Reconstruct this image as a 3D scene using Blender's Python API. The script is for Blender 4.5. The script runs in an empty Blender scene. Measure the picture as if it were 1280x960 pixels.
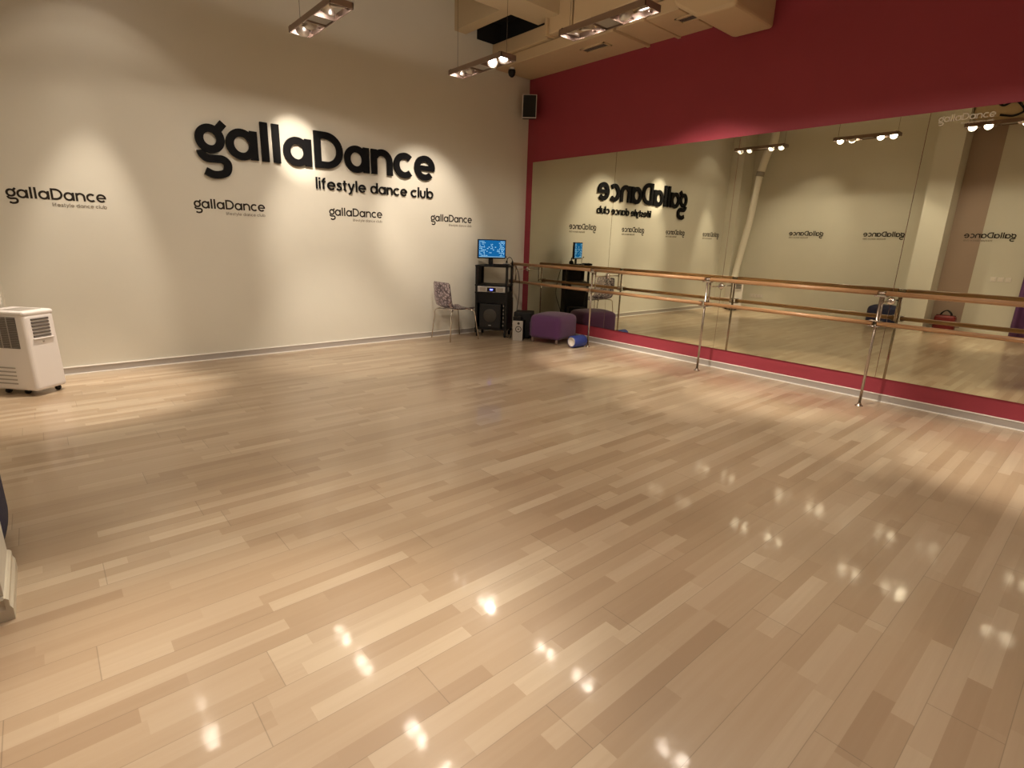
import bpy, bmesh, math, random
from mathutils import Vector, Matrix
random.seed(7)
PI = math.pi
C = bpy.context.scene.collection

# ------------------------------------------------------------------ materials
def new_mat(name):
    m = bpy.data.materials.new(name); m.use_nodes = True
    nt = m.node_tree; b = nt.nodes['Principled BSDF']
    return m, nt, b
def mat(name, col, rough=0.5, metal=0.0, spec=0.5, bump=0.0, bscale=60.0, var=0.0, vscale=4.0, coat=0.0, sheen=0.0, emit=None, estr=0.0):
    m, nt, b = new_mat(name)
    b.inputs['Base Color'].default_value = (*col, 1); b.inputs['Roughness'].default_value = rough
    b.inputs['Metallic'].default_value = metal; b.inputs['Specular IOR Level'].default_value = spec
    b.inputs['Coat Weight'].default_value = coat; b.inputs['Sheen Weight'].default_value = sheen
    if emit: b.inputs['Emission Color'].default_value = (*emit, 1); b.inputs['Emission Strength'].default_value = estr
    tc = nt.nodes.new('ShaderNodeTexCoord')
    n = nt.nodes.new('ShaderNodeTexNoise'); n.inputs['Scale'].default_value = vscale; n.inputs['Detail'].default_value = 4
    nt.links.new(tc.outputs['Object'], n.inputs['Vector'])
    mr = nt.nodes.new('ShaderNodeMapRange'); mr.inputs['To Min'].default_value = 1 - var; mr.inputs['To Max'].default_value = 1 + var
    nt.links.new(n.outputs['Fac'], mr.inputs['Value'])
    mx = nt.nodes.new('ShaderNodeVectorMath'); mx.operation = 'SCALE'; mx.inputs[0].default_value = col
    nt.links.new(mr.outputs['Result'], mx.inputs['Scale']); nt.links.new(mx.outputs['Vector'], b.inputs['Base Color'])
    if bump:
        n2 = nt.nodes.new('ShaderNodeTexNoise'); n2.inputs['Scale'].default_value = bscale; n2.inputs['Detail'].default_value = 3
        nt.links.new(tc.outputs['Object'], n2.inputs['Vector'])
        bp = nt.nodes.new('ShaderNodeBump'); bp.inputs['Strength'].default_value = bump; bp.inputs['Distance'].default_value = 0.004
        nt.links.new(n2.outputs['Fac'], bp.inputs['Height']); nt.links.new(bp.outputs['Normal'], b.inputs['Normal'])
    return m

M = {}
M['wall'] = mat('wall_paint', (0.655, 0.632, 0.555), 0.7, bump=0.15, bscale=25, var=0.02, spec=0.3)
M['maroon'] = mat('maroon_paint', (0.315, 0.044, 0.066), 0.5, bump=0.15, bscale=25, var=0.04, spec=0.3)
M['ceil'] = mat('ceiling_paint', (0.50, 0.40, 0.26), 0.7, bump=0.2, bscale=12, var=0.05)
M['duct'] = mat('duct_paint', (0.55, 0.42, 0.26), 0.5, bump=0.2, bscale=6, var=0.05)
M['void'] = mat('black_panel', (0.006, 0.005, 0.004), 0.8)
M['skirt'] = mat('aluminium_skirting', (0.44, 0.41, 0.39), 0.35, metal=0.2, spec=0.6)
M['skirt_lip_glint'] = mat('skirting_lip', (0.90, 0.88, 0.84), 0.22, spec=0.8)  # near-white colour stands for lamp reflections along the aluminium lips
M['cream'] = mat('cream_skirting', (0.62, 0.58, 0.47), 0.4)
M['letter'] = mat('letter_black', (0.004, 0.004, 0.005), 0.6, spec=0.12)
M['decal'] = mat('decal_brown_black', (0.022, 0.016, 0.012), 0.6, spec=.2)
M['decal_grey'] = mat('decal_grey', (0.20, 0.17, 0.13), 0.5)
M['decal_white'] = mat('decal_white', (0.50, 0.45, 0.36), 0.6)
M['chrome'] = mat('chrome', (0.72, 0.68, 0.64), 0.14, metal=1.0)
M['steel'] = mat('brushed_steel', (0.50, 0.44, 0.40), 0.26, metal=1.0)
M['black'] = mat('black_plastic', (0.005, 0.005, 0.006), 0.45, spec=.3)
M['blackm'] = mat('black_metal', (0.005, 0.005, 0.006), 0.4, spec=.35)
M['grille'] = mat('speaker_grille', (0.008, 0.008, 0.009), 0.7, bump=0.5, bscale=250)
M['cone'] = mat('speaker_cone', (0.045, 0.04, 0.034), 0.6)
M['silver'] = mat('silver_plastic', (0.50, 0.49, 0.48), 0.35, metal=0.4)
M['white'] = mat('white_plastic', (0.74, 0.70, 0.68), 0.4)
M['grey'] = mat('grey_plastic', (0.33, 0.30, 0.27), 0.45)
M['dark_grey'] = mat('dark_vent', (0.10, 0.085, 0.075), 0.6)
M['purple'] = mat('purple_velour', (0.105, 0.030, 0.135), 0.75, bump=0.4, bscale=180, var=0.12, sheen=0.3)
M['navy'] = mat('navy_velour', (0.012, 0.014, 0.055), 0.7, bump=0.4, bscale=180, var=0.1)
M['curtain'] = mat('purple_curtain', (0.14, 0.055, 0.19), 0.7, bump=0.3, bscale=90)
M['blue'] = mat('blue_foam', (0.015, 0.035, 0.22), 0.5, bump=0.3, bscale=80)
M['red'] = mat('red_nylon', (0.15, 0.006, 0.006), 0.5, bump=.3, bscale=40)
M['foot'] = mat('pouf_foot_wood', (0.28, 0.20, 0.17), 0.4)
M['hose'] = mat('white_hose', (0.80, 0.76, 0.68), 0.45)
M['frame'] = mat('lamp_frame_metal', (0.30, 0.22, 0.18), 0.4, metal=0.6)
M['reflector'] = mat('lamp_reflector', (0.80, 0.76, 0.72), 0.38, metal=1.0)
M['wire'] = mat('dark_wire', (0.05, 0.035, 0.025), 0.5)
M['paper'] = mat('white_card', (0.75, 0.70, 0.64), 0.6)
def emis(name, col, s):
    m = bpy.data.materials.new(name); m.use_nodes = True; nt = m.node_tree; nt.nodes.clear()
    e = nt.nodes.new('ShaderNodeEmission'); o = nt.nodes.new('ShaderNodeOutputMaterial')
    e.inputs['Color'].default_value = (*col, 1); e.inputs['Strength'].default_value = s
    nt.links.new(e.outputs[0], o.inputs[0]); return m
M['bulb'] = emis('bulb_glow', (1.0, 0.88, 0.80), 20)
M['screen'] = emis('screen_blue', (0.008, 0.12, 0.33), 1.0)
M['screen_text'] = emis('screen_text', (0.40, 0.75, 0.95), 1.0)
M['led'] = emis('blue_led', (0.10, 0.12, 1.0), 6.0)

# wood barre
def wood_mat(name, col, axis=1):
    m, nt, b = new_mat(name)
    tc = nt.nodes.new('ShaderNodeTexCoord'); mp = nt.nodes.new('ShaderNodeMapping')
    s = [60, 60, 60]; s[axis] = 2.0; mp.inputs['Scale'].default_value = s
    n = nt.nodes.new('ShaderNodeTexNoise'); n.inputs['Scale'].default_value = 1.0; n.inputs['Detail'].default_value = 5
    r = nt.nodes.new('ShaderNodeValToRGB')
    r.color_ramp.elements[0].color = (col[0]*.65, col[1]*.6, col[2]*.55, 1); r.color_ramp.elements[0].position = .3
    r.color_ramp.elements[1].color = (*col, 1); r.color_ramp.elements[1].position = .7
    nt.links.new(tc.outputs['Object'], mp.inputs['Vector']); nt.links.new(mp.outputs[0], n.inputs['Vector'])
    nt.links.new(n.outputs['Fac'], r.inputs['Fac']); nt.links.new(r.outputs[0], b.inputs['Base Color'])
    b.inputs['Roughness'].default_value = .28
    return m
M['barre'] = wood_mat('barre_beech', (0.47, 0.27, 0.135))

# mirror
m, nt, b = new_mat('mirror_glass'); M['mirror'] = m
b.inputs['Base Color'].default_value = (0.72, 0.71, 0.57, 1); b.inputs['Metallic'].default_value = 1; b.inputs['Roughness'].default_value = 0.0
# acrylic chair shell
m = bpy.data.materials.new('clear_purple_acrylic'); m.use_nodes = True; nt = m.node_tree; nt.nodes.clear(); M['acrylic'] = m
o = nt.nodes.new('ShaderNodeOutputMaterial'); tr = nt.nodes.new('ShaderNodeBsdfTransparent'); tr.inputs[0].default_value = (0.88, 0.84, 0.87, 1)
gl = nt.nodes.new('ShaderNodeBsdfGlossy'); gl.inputs['Roughness'].default_value = 0.12; gl.inputs['Color'].default_value = (.95, .92, .95, 1)
df = nt.nodes.new('ShaderNodeBsdfDiffuse'); df.inputs['Color'].default_value = (0.30, 0.22, 0.30, 1)
fr = nt.nodes.new('ShaderNodeFresnel'); fr.inputs['IOR'].default_value = 1.5
vo = nt.nodes.new('ShaderNodeTexVoronoi'); vo.inputs['Scale'].default_value = 24; tc = nt.nodes.new('ShaderNodeTexCoord')
nt.links.new(tc.outputs['Object'], vo.inputs['Vector'])
bp = nt.nodes.new('ShaderNodeBump'); bp.inputs['Strength'].default_value = .9; bp.inputs['Distance'].default_value = .01
nt.links.new(vo.outputs['Distance'], bp.inputs['Height'])
for q in (gl, df, fr): nt.links.new(bp.outputs[0], q.inputs['Normal'])
mr = nt.nodes.new('ShaderNodeMapRange'); mr.inputs['From Max'].default_value = .6; mr.inputs['To Min'].default_value = .0; mr.inputs['To Max'].default_value = .26
nt.links.new(vo.outputs['Distance'], mr.inputs['Value'])
m1 = nt.nodes.new('ShaderNodeMixShader'); m2 = nt.nodes.new('ShaderNodeMixShader')
nt.links.new(mr.outputs[0], m1.inputs[0]); nt.links.new(tr.outputs[0], m1.inputs[1]); nt.links.new(df.outputs[0], m1.inputs[2])
nt.links.new(fr.outputs[0], m2.inputs[0]); nt.links.new(m1.outputs[0], m2.inputs[1]); nt.links.new(gl.outputs[0], m2.inputs[2])
nt.links.new(m2.outputs[0], o.inputs[0])

# laminate floor: boards of three strips, running along x
def floor_mat():
    m, nt, b = new_mat('beech_strip_laminate'); N = nt.nodes; L = nt.links
    def math_(op, a, bb=None, c=None):
        n = N.new('ShaderNodeMath'); n.operation = op
        for i, v in enumerate((a, bb, c)):
            if v is None: continue
            if isinstance(v, (int, float)): n.inputs[i].default_value = v
            else: L.new(v, n.inputs[i])
        return n.outputs[0]
    tc = N.new('ShaderNodeTexCoord'); sp = N.new('ShaderNodeSeparateXYZ'); L.new(tc.outputs['Object'], sp.inputs[0])
    x, y = sp.outputs['X'], sp.outputs['Y']
    W = 0.2 / 3
    yy = math_('ADD', y, 20.104)
    row = math_('FLOOR', math_('DIVIDE', yy, W)); brow = math_('FLOOR', math_('DIVIDE', yy, 0.2))
    def wn(a, bb, seed):
        n = N.new('ShaderNodeTexWhiteNoise'); n.noise_dimensions = '3D'; cb = N.new('ShaderNodeCombineXYZ')
        if isinstance(a, (int, float)): cb.inputs[0].default_value = a
        else: L.new(a, cb.inputs[0])
        if bb is not None: L.new(bb, cb.inputs[1])
        cb.inputs[2].default_value = seed; L.new(cb.outputs[0], n.inputs['Vector']); return n.outputs['Value']
    h = wn(row, None, 1.5); h2 = wn(row, None, 7.5)
    ln = math_('MULTIPLY_ADD', h, 0.42, 0.50)
    xs = math_('DIVIDE', math_('ADD', math_('ADD', x, 40.0), math_('MULTIPLY', h2, 3.0)), ln)
    # uneven joints along each row
    xs = math_('ADD', xs, math_('MULTIPLY', math_('SINE', math_('ADD', math_('MULTIPLY', xs, 2.1), math_('MULTIPLY', h, 30.0))), 0.3))
    idx = math_('FLOOR', xs)
    tone = wn(row, idx, 3.5)
    bh = wn(brow, None, 9.5)
    bx = math_('DIVIDE', math_('ADD', math_('ADD', x, 40.0), math_('MULTIPLY', bh, 1.29)), 1.29)
    btone = wn(brow, math_('FLOOR', bx), 5.5)
    t = math_('ADD', math_('MULTIPLY', tone, 0.68), math_('MULTIPLY', btone, 0.32))
    # grain
    mp = N.new('ShaderNodeMapping'); mp.inputs['Scale'].default_value = (1.6, 38, 1); L.new(tc.outputs['Object'], mp.inputs['Vector'])
    cbo = N.new('ShaderNodeCombineXYZ'); L.new(math_('MULTIPLY', tone, 37.0), cbo.inputs[0]); L.new(cbo.outputs[0], mp.inputs['Location'])
    g = N.new('ShaderNodeTexNoise'); g.inputs['Scale'].default_value = 1.0; g.inputs['Detail'].default_value = 5; g.inputs['Roughness'].default_value = .6
    L.new(mp.outputs[0], g.inputs['Vector'])
    t = math_('ADD', t, math_('MULTIPLY', math_('SUBTRACT', g.outputs['Fac'], .5), .35))
    r = N.new('ShaderNodeValToRGB'); cr = r.color_ramp
    cr.elements[0].position = 0.08; cr.elements[0].color = (0.365, 0.262, 0.170, 1)
    cr.elements[1].position = 0.95; cr.elements[1].color = (0.55, 0.450, 0.325, 1)
    e = cr.elements.new(0.45); e.color = (0.430, 0.324, 0.218, 1)
    e = cr.elements.new(0.72); e.color = (0.475, 0.372, 0.262, 1)
    L.new(t, r.inputs['Fac'])
    # seams
    fy = math_('FRACT', math_('DIVIDE', yy, 0.2)); fx = math_('FRACT', bx)
    s1 = math_('LESS_THAN', math_('ABSOLUTE', math_('SUBTRACT', fy, 0.5)), 0.494)
    s2 = math_('LESS_THAN', math_('ABSOLUTE', math_('SUBTRACT', fx, 0.5)), 0.4988)
    s = math_('MULTIPLY', s1, s2)
    s = math_('MULTIPLY_ADD', s, 0.32, 0.68)
    vm = N.new('ShaderNodeVectorMath'); vm.operation = 'SCALE'; L.new(r.outputs[0], vm.inputs[0]); L.new(s, vm.inputs['Scale'])
    L.new(vm.outputs[0], b.inputs['Base Color'])
    b.inputs['Roughness'].default_value = 0.30; b.inputs['Specular IOR Level'].default_value = 0.5
    b.inputs['Coat Weight'].default_value = 0.38; b.inputs['Coat Roughness'].default_value = 0.075
    n2 = N.new('ShaderNodeTexNoise'); n2.inputs['Scale'].default_value = 9; n2.inputs['Detail'].default_value = 2
    L.new(tc.outputs['Object'], n2.inputs['Vector'])
    bp = N.new('ShaderNodeBump'); bp.inputs['Strength'].default_value = .05; bp.inputs['Distance'].default_value = .01
    L.new(math_('ADD', n2.outputs['Fac'], math_('MULTIPLY', g.outputs['Fac'], .12)), bp.inputs['Height'])
    L.new(bp.outputs[0], b.inputs['Normal']); L.new(bp.outputs[0], b.inputs['Coat Normal'])
    return m
M['floor'] = floor_mat()

# ------------------------------------------------------------------ geometry helpers
class MB:
    """collects shapes into one mesh"""
    def __init__(s): s.bm = bmesh.new()
    def poly(s, pts, h0, h1, T=None):      # prism: polygon in the plane, extruded h0..h1 along z
        T = T or (lambda p: p)
        a = [s.bm.verts.new(T(Vector((p[0], p[1], h0)))) for p in pts]
        b = [s.bm.verts.new(T(Vector((p[0], p[1], h1)))) for p in pts]
        n = len(pts)
        for f in (a[::-1], b): s.bm.faces.new(f)
        for i in range(n): s.bm.faces.new((a[i], a[(i+1) % n], b[(i+1) % n], b[i]))
        return s
    def box(s, x0, y0, z0, x1, y1, z1, bev=0.0, seg=2, T=None):
        bm = bmesh.new() if bev else s.bm
        vs = [bm.verts.new((x, y, z)) for z in (z0, z1) for x, y in ((x0, y0), (x1, y0), (x1, y1), (x0, y1))]
        fs = [(3, 2, 1, 0), (4, 5, 6, 7), (0, 1, 5, 4), (1, 2, 6, 5), (2, 3, 7, 6), (3, 0, 4, 7)]
        for f in fs: bm.faces.new([vs[i] for i in f])
        if bev:
            bmesh.ops.bevel(bm, geom=bm.edges[:], offset=bev, segments=seg, affect='EDGES', profile=.5)
            vs = s.merge(bm)
        if T:
            for v in vs: v.co = T(v.co)
        return s
    def merge(s, bm):
        mp = {v: s.bm.verts.new(v.co) for v in bm.verts}
        for f in bm.faces:
            nf = s.bm.faces.new([mp[v] for v in f.verts]); nf.smooth = f.smooth
        bm.free(); return list(mp.values())
    def tube(s, pts, r, n=12, cap=True, smooth=True):
        pts = [Vector(p) for p in pts]; rr = r if isinstance(r, (list, tuple)) else [r] * len(pts)
        rings = []; up = None
        for i, p in enumerate(pts):
            a = pts[max(i-1, 0)]; b = pts[min(i+1, len(pts)-1)]; d = (b - a).normalized()
            if up is None: up = d.orthogonal().normalized()
            up = (up - d * up.dot(d)).normalized(); w = d.cross(up)
            rings.append([s.bm.verts.new(p + (up * math.cos(2*PI*k/n) + w * math.sin(2*PI*k/n)) * rr[i]) for k in range(n)])
        for i in range(len(rings)-1):
            for k in range(n):
                f = s.bm.faces.new((rings[i][k], rings[i][(k+1) % n], rings[i+1][(k+1) % n], rings[i+1][k])); f.smooth = smooth
        if cap:
            s.bm.faces.new(rings[0][::-1]); s.bm.faces.new(rings[-1])
        return s
    def lathe(s, prof, T=None, n=24, smooth=True):   # prof: list of (r, z)
        T = T or (lambda p: p); rings = []
        for r, z in prof:
            if r < 1e-6: rings.append([s.bm.verts.new(T(Vector((0, 0, z))))])
            else: rings.append([s.bm.verts.new(T(Vector((r*math.cos(2*PI*k/n), r*math.sin(2*PI*k/n), z)))) for k in range(n)])
        for a, b in zip(rings, rings[1:]):
            for k in range(n):
                q = [a[k % len(a)], a[(k+1) % len(a)], b[(k+1) % len(b)], b[k % len(b)]]
                u = []
                for v in q:
                    if v not in u: u.append(v)
                if len(u) > 2: f = s.bm.faces.new(u); f.smooth = smooth
        return s
    def grid(s, fn, nu, nv, smooth=True):
        g = [[s.bm.verts.new(fn(i/nu, j/nv)) for j in range(nv+1)] for i in range(nu+1)]
        for i in range(nu):
            for j in range(nv):
                f = s.bm.faces.new((g[i][j], g[i+1][j], g[i+1][j+1], g[i][j+1])); f.smooth = smooth
        return s
    def build(s, name, m, parent=None, T=None):
        bmesh.ops.recalc_face_normals(s.bm, faces=s.bm.faces[:])
        me = bpy.data.meshes.new(name)
        if parent is not None and parent.type == 'EMPTY' and T is None:
            pass
        s.bm.to_mesh(me); s.bm.free()
        ms = m if isinstance(m, (list, tuple)) else [m]
        for q in ms: me.materials.append(q)
        o = bpy.data.objects.new(name, me); C.objects.link(o)
        if parent is not None: o.parent = parent
        return o
def frame(origin, ux, uy=None, uz=(0, 0, 1)):
    ux = Vector(ux).normalized(); uz = Vector(uz).normalized()
    uy = Vector(uy).normalized() if uy else uz.cross(ux)
    o = Vector(origin)
    return lambda p: o + ux * p[0] + uy * p[1] + uz * p[2]
def thing(name, label, cat, loc=(0, 0, 0), rz=0, group=None):
    o = bpy.data.objects.new(name, None); C.objects.link(o); o.empty_display_size = .1
    o.location = loc; o.rotation_euler = (0, 0, rz); o['label'] = label; o['category'] = cat
    if group: o['group'] = group
    return o
def tag(o, label, cat, group=None):
    o['label'] = label; o['category'] = cat
    if group: o['group'] = group
    return o
def struct(o): o['kind'] = 'structure'; return o
def copy_tree(o, parent=None):
    c = o.copy(); C.objects.link(c)
    if parent is not None: c.parent = parent
    for ch in list(o.children): copy_tree(ch, c)
    return c

# ------------------------------------------------------------------ the room
YN = -9.0     # near wall behind the camera
ZC = 4.75     # slab
struct(MB().box(-7.0, YN, -.1, 0.015, 0, 0).build('floor', M['floor']))
struct(MB().box(-7.2, YN-.2, ZC, 0.2, .2, ZC+.2).build('ceiling', M['ceil']))
struct(MB().box(-7.2, 0, -.1, 0.2, .2, ZC).build('wall_back', M['wall']))
struct(MB().box(0.015, YN-.2, -.1, .2, 0, ZC).build('wall_right', M['maroon']))
struct(MB().box(-7.2, YN-.2, -.1, .015, YN, ZC).build('wall_front', M['wall']))
XL = -6.475   # front of the two piers on the left wall
w = MB()
w.poly([(-7.2, 0), (XL, 0), (XL, -.30), (-7.0, -.30), (-7.0, -3.92), (XL, -3.92), (XL, -4.32), (-7.0, -4.32), (-7.0, YN), (-7.2, YN)], -.1, ZC)
struct(w.build('wall_left', M['wall']))
# skirting: aluminium channel with a lip above and below, lamp glint painted pale
def skirting(name, a, b, nrm, m1, m2, h=.082):
    a, b = Vector(a), Vector(b); d = (b-a).normalized(); L = (b-a).length; n = Vector(nrm)
    T = lambda p: a + d*p[0] + n*p[1] + Vector((0, 0, p[2]))
    o = MB().box(0, 0, .008, L, .010, h-.006, T=T).build(name, m1); struct(o)
    MB().box(0, 0, h-.010, L, .016, h, bev=.002, T=T).box(0, 0, 0, L, .018, .012, bev=.002, T=T).build('skirting_lip', m2, o)
    return o
skirting('baseboard_back', (XL, 0, 0), (0, 0, 0), (0, -1, 0), M['skirt'], M['skirt_lip_glint'])
skirting('baseboard_right', (.015, 0, 0), (.015, YN, 0), (-1, 0, 0), M['skirt'], M['skirt_lip_glint'])
bl = MB()
prof = [(0, 0), (.02, 0), (.02, .045), (.013, .06), (.013, .085), (.006, .093), (0, .095)]
def lskirt(bm, a, b, nrm):
    a, b = Vector(a), Vector(b); d = (b-a).normalized(); n = Vector(nrm)
    A = [bm.bm.verts.new(a + n*p[0] + Vector((0, 0, p[1]))) for p in prof]; B = [bm.bm.verts.new(b + n*p[0] + Vector((0, 0, p[1]))) for p in prof]
    bm.bm.faces.new(A); bm.bm.faces.new(B[::-1])
    for i in range(len(prof)): j = (i+1) % len(prof); bm.bm.faces.new((A[i], B[i], B[j], A[j]))
lskirt(bl, (XL, -.30, 0), (XL, 0, 0), (1, 0, 0)); lskirt(bl, (-7, -3.92, 0), (-7, -.30, 0), (1, 0, 0))
lskirt(bl, (XL, -4.34, 0), (XL, -3.92, 0), (1, 0, 0)); lskirt(bl, (-7, -4.32, 0), (XL, -4.32, 0), (0, -1, 0)); lskirt(bl, (-7, YN, 0), (-7, -4.34, 0), (1, 0, 0))
struct(bl.build('baseboard_left', M['cream']))
M['mauve'] = mat('mauve_brown_band', (0.40, 0.30, 0.245), 0.7, bump=.15, bscale=25)
struct(MB().box(-7.0, -4.79, .095, -6.994, -4.3205, 3.77).build('wall_band', M['mauve']))  # darker reddish-brown strip of wall beside the pier, skirting to soffit

# mirrors: four panels edge to edge, front face at x = 0
ZB, ZT = .2395, 2.662
YS = [-.151, -1.8303, -3.5828, -5.334, -7.085]
MLAB = ['mirror panel nearest the logo wall, behind the purple pouf', 'second mirror panel from the corner, between first and second freestanding barre posts',
        'mirror panel behind the barre, between second and third visible posts', 'mirror panel farthest right, with pale lettering near its top edge']
for i in range(4):
    o = MB().box(0, YS[i+1]+.0015, ZB, .012, YS[i]-.0015, ZT, bev=.001, seg=1).build('mirror_panel', M['mirror'])
    tag(o, MLAB[i], 'mirror', 'wall mirror panels')

# ------------------------------------------------------------------ lettering, built from strokes
def stroke(bm, pts, w, T, d0, d1, off=0):
    """ribbon of width w along pts (flat ends), a prism from depth d0 to d1"""
    P = [Vector((p[0], p[1])) for p in pts]; n = len(P); closed = (P[0]-P[-1]).length < 1e-6
    if closed: P = P[:-1]; n -= 1
    Lf, Rt = [], []
    for i in range(n):
        a = P[(i-1) % n] if (closed or i > 0) else P[i]; b = P[(i+1) % n] if (closed or i < n-1) else P[i]
        d = (b-a).normalized(); nr = Vector((-d.y, d.x)); k = 1.0
        if closed or 0 < i < n-1:
            d1_ = (P[i]-a).normalized(); k = 1/max(.5, abs(nr.dot(Vector((-d1_.y, d1_.x)))))
        Lf.append(P[i] + nr*w/2*k); Rt.append(P[i] - nr*w/2*k)
    V = lambda p, d: bm.bm.verts.new(T(Vector((p.x, p.y, d))))
    Lt = [V(p, d1) for p in Lf]; Lb = [V(p, d0) for p in Lf]; Rt_ = [V(p, d1) for p in Rt]; Rb = [V(p, d0) for p in Rt]
    m = n if closed else n-1
    for i in range(m):
        j = (i+1) % n
        bm.bm.faces.new((Lt[i], Lt[j], Rt_[j], Rt_[i])); bm.bm.faces.new((Lb[i], Rb[i], Rb[j], Lb[j]))
        bm.bm.faces.new((Lt[i], Lb[i], Lb[j], Lt[j])); bm.bm.faces.new((Rt_[i], Rt_[j], Rb[j], Rb[i]))
    if not closed:
        bm.bm.faces.new((Lt[0], Rt_[0], Rb[0], Lb[0])); bm.bm.faces.new((Lt[-1], Lb[-1], Rb[-1], Rt_[-1]))
def arc(cx, cy, rx, ry, a0, a1, n=28):
    return [(cx+rx*math.cos(math.radians(a0+(a1-a0)*k/n)), cy+ry*math.sin(math.radians(a0+(a1-a0)*k/n))) for k in range(n+1)]
def smooth_pts(P, k=6):
    out = []
    for i in range(len(P)-1):
        p0 = P[max(i-1, 0)]; p1 = P[i]; p2 = P[i+1]; p3 = P[min(i+2, len(P)-1)]
        for j in range(k):
            t = j/k
            out.append(tuple(.5*((2*p1[q])+(-p0[q]+p2[q])*t+(2*p0[q]-5*p1[q]+4*p2[q]-p3[q])*t*t+(-p0[q]+3*p1[q]-3*p2[q]+p3[q])*t**3) for q in (0, 1)))
    return out + [P[-1]]
# glyphs of the word mark; x positions measured on the wall, in metres, x height .30
TAIL = [(150, 352), (165, 392), (215, 433), (300, 443), (362, 452), (408, 490), (415, 540), (395, 580), (340, 597), (270, 592), (195, 553)]
def tailpt(p): return (.013+(p[0]-103)*.001014-.000075*(p[1]-220), .167-(p[1]-270)*.00106-(380-p[0])*.000137)
def ring(cx, cy, rx, ry, w): return arc(cx, cy, rx-w/2, ry-w/2, 0, 360, 40)
def wm_glyphs(w):
    xh = .303; R = .162; cy = .150
    def A(x0, x1): return [(ring(x0+.158, cy, .158, R, w), w), ([(x1-w/2, 0), (x1-w/2, xh)], w)]
    G = []
    G.append([(ring(.153, .170, .143, .145, w), w), ([(.225, .258), (.296, .341)], w), (smooth_pts([tailpt(p) for p in TAIL]), w)])
    G.append(A(.308, .635))
    G.append([([(.7145, 0), (.7145, .415)], w)]); G.append([([(.8405, 0), (.8405, .415)], w)])
    G.append(A(.917, 1.247))
    r = .2075 - w/2
    G.append([([(1.283+w/2, 0), (1.283+w/2, .415)], w), ([(1.30, w/2), (1.425, w/2)] + arc(1.425, .2075, 1.64-w/2-1.425, r, -84, 84, 24) + [(1.425, .415-w/2), (1.30, .415-w/2)], w)])
    G.append(A(1.659, 1.993))
    nr = (2.329-2.024)/2 - w/2; nc = (2.329+2.024)/2
    G.append([([(2.024+w/2, 0), (2.024+w/2, xh)], w), (arc(nc, xh+.010-w/2-nr*1.0, nr, nr, 150, 0, 18) + [(2.329-w/2, 0)], w)])
    G.append([(arc(2.351+.160, cy, .160-w/2, R-w/2, 46, 314, 30), w)])
    ec = 2.666+.162; er = .162-w/2
    G.append([(arc(ec, cy, er, R-w/2, -2, 318, 34), w), ([(2.70, cy), (ec+.158, cy)], w*.80)])
    return G
# tag line glyphs, x height 1
def tg(ch, w):
    R = .52; c = .5; r = R-w/2
    if ch == 'l': return w, [([(w/2, 0), (w/2, 1.42)], w)]
    if ch == 'i': return w, [([(w/2, 0), (w/2, 1.0)], w), ([(w/2, 1.2), (w/2, 1.2+w*1.05)], w*1.05)]
    if ch == 'f': return .52, [([(.12+w/2, 0), (.12+w/2, 1.1)] + arc(.12+w/2+.2, 1.1, .2, .22, 180, 80, 8), w), ([(0, .93), (.48, .93)], w*.85)]
    if ch == 't': return .5, [([(.12+w/2, 1.3), (.12+w/2, .25)] + arc(.12+w/2+.16, .25, .16, .17, 180, 280, 8), w), ([(0, .93), (.48, .93)], w*.85)]
    if ch == 'e': return 2*R, [(arc(R, c, r, r, -4, 318, 24), w), ([(.1, c), (2*R-.03, c)], w*.8)]
    if ch == 'c': return 2*R-.08, [(arc(R, c, r, r, 46, 314, 22), w)]
    if ch == 'a': return 2*R+.06, [(ring(R, c, R, R, w), w), ([(2*R+.06-w/2, 0), (2*R+.06-w/2, 1)], w)]
    if ch == 'd': return 2*R+.06, [(ring(R, c, R, R, w), w), ([(2*R+.06-w/2, 0), (2*R+.06-w/2, 1.42)], w)]
    if ch == 'b': return 2*R+.06, [(ring(R+.06, c, R, R, w), w), ([(w/2, 0), (w/2, 1.42)], w)]
    if ch == 'n': return .88, [([(w/2, 0), (w/2, 1)], w), (arc(.44, 1.02-w/2-(.44-w/2), .44-w/2, .44-w/2, 155, 0, 12) + [(.88-w/2, 0)], w)]
    if ch == 'u': return .88, [([(w/2, 1)] + arc(.44, .42, .44-w/2, .42-w/2+.02, 180, 360, 14) + [(.88-w/2, 1)], w)]
    if ch == 's': return .66, [(smooth_pts([(.60, .80), (.46, .89), (.28, .90), (.14, .80), (.15, .64), (.32, .54), (.48, .45), (.56, .30), (.48, .14), (.30, .09), (.12, .13), (.03, .24)]), w*.95)]
    if ch == 'y': return .86, [([(.06, 1), (.45, .06)], w), ([(.80, 1), (.36, -.10)] + [(.28, -.26), (.08, -.30)], w)]
def tagline(w=.23, xh=.095):
    out = []
    for word, x0, x1 in (('lifestyle', 1.283, 1.94), ('dance', 2.004, 2.547), ('club', 2.609, 2.969)):
        gs = [tg(ch, w) for ch in word]; gap = .17
        tot = sum(g[0] for g in gs) + gap*(len(gs)-1); s = (x1-x0)/tot; x = 0
        for g in gs:
            out.append([([(x0+(x+p[0])*s, -.242+p[1]*xh) for p in pl], ww*(s+xh)/2) for pl, ww in g[1]]); x += g[0]+gap
    return out
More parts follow.
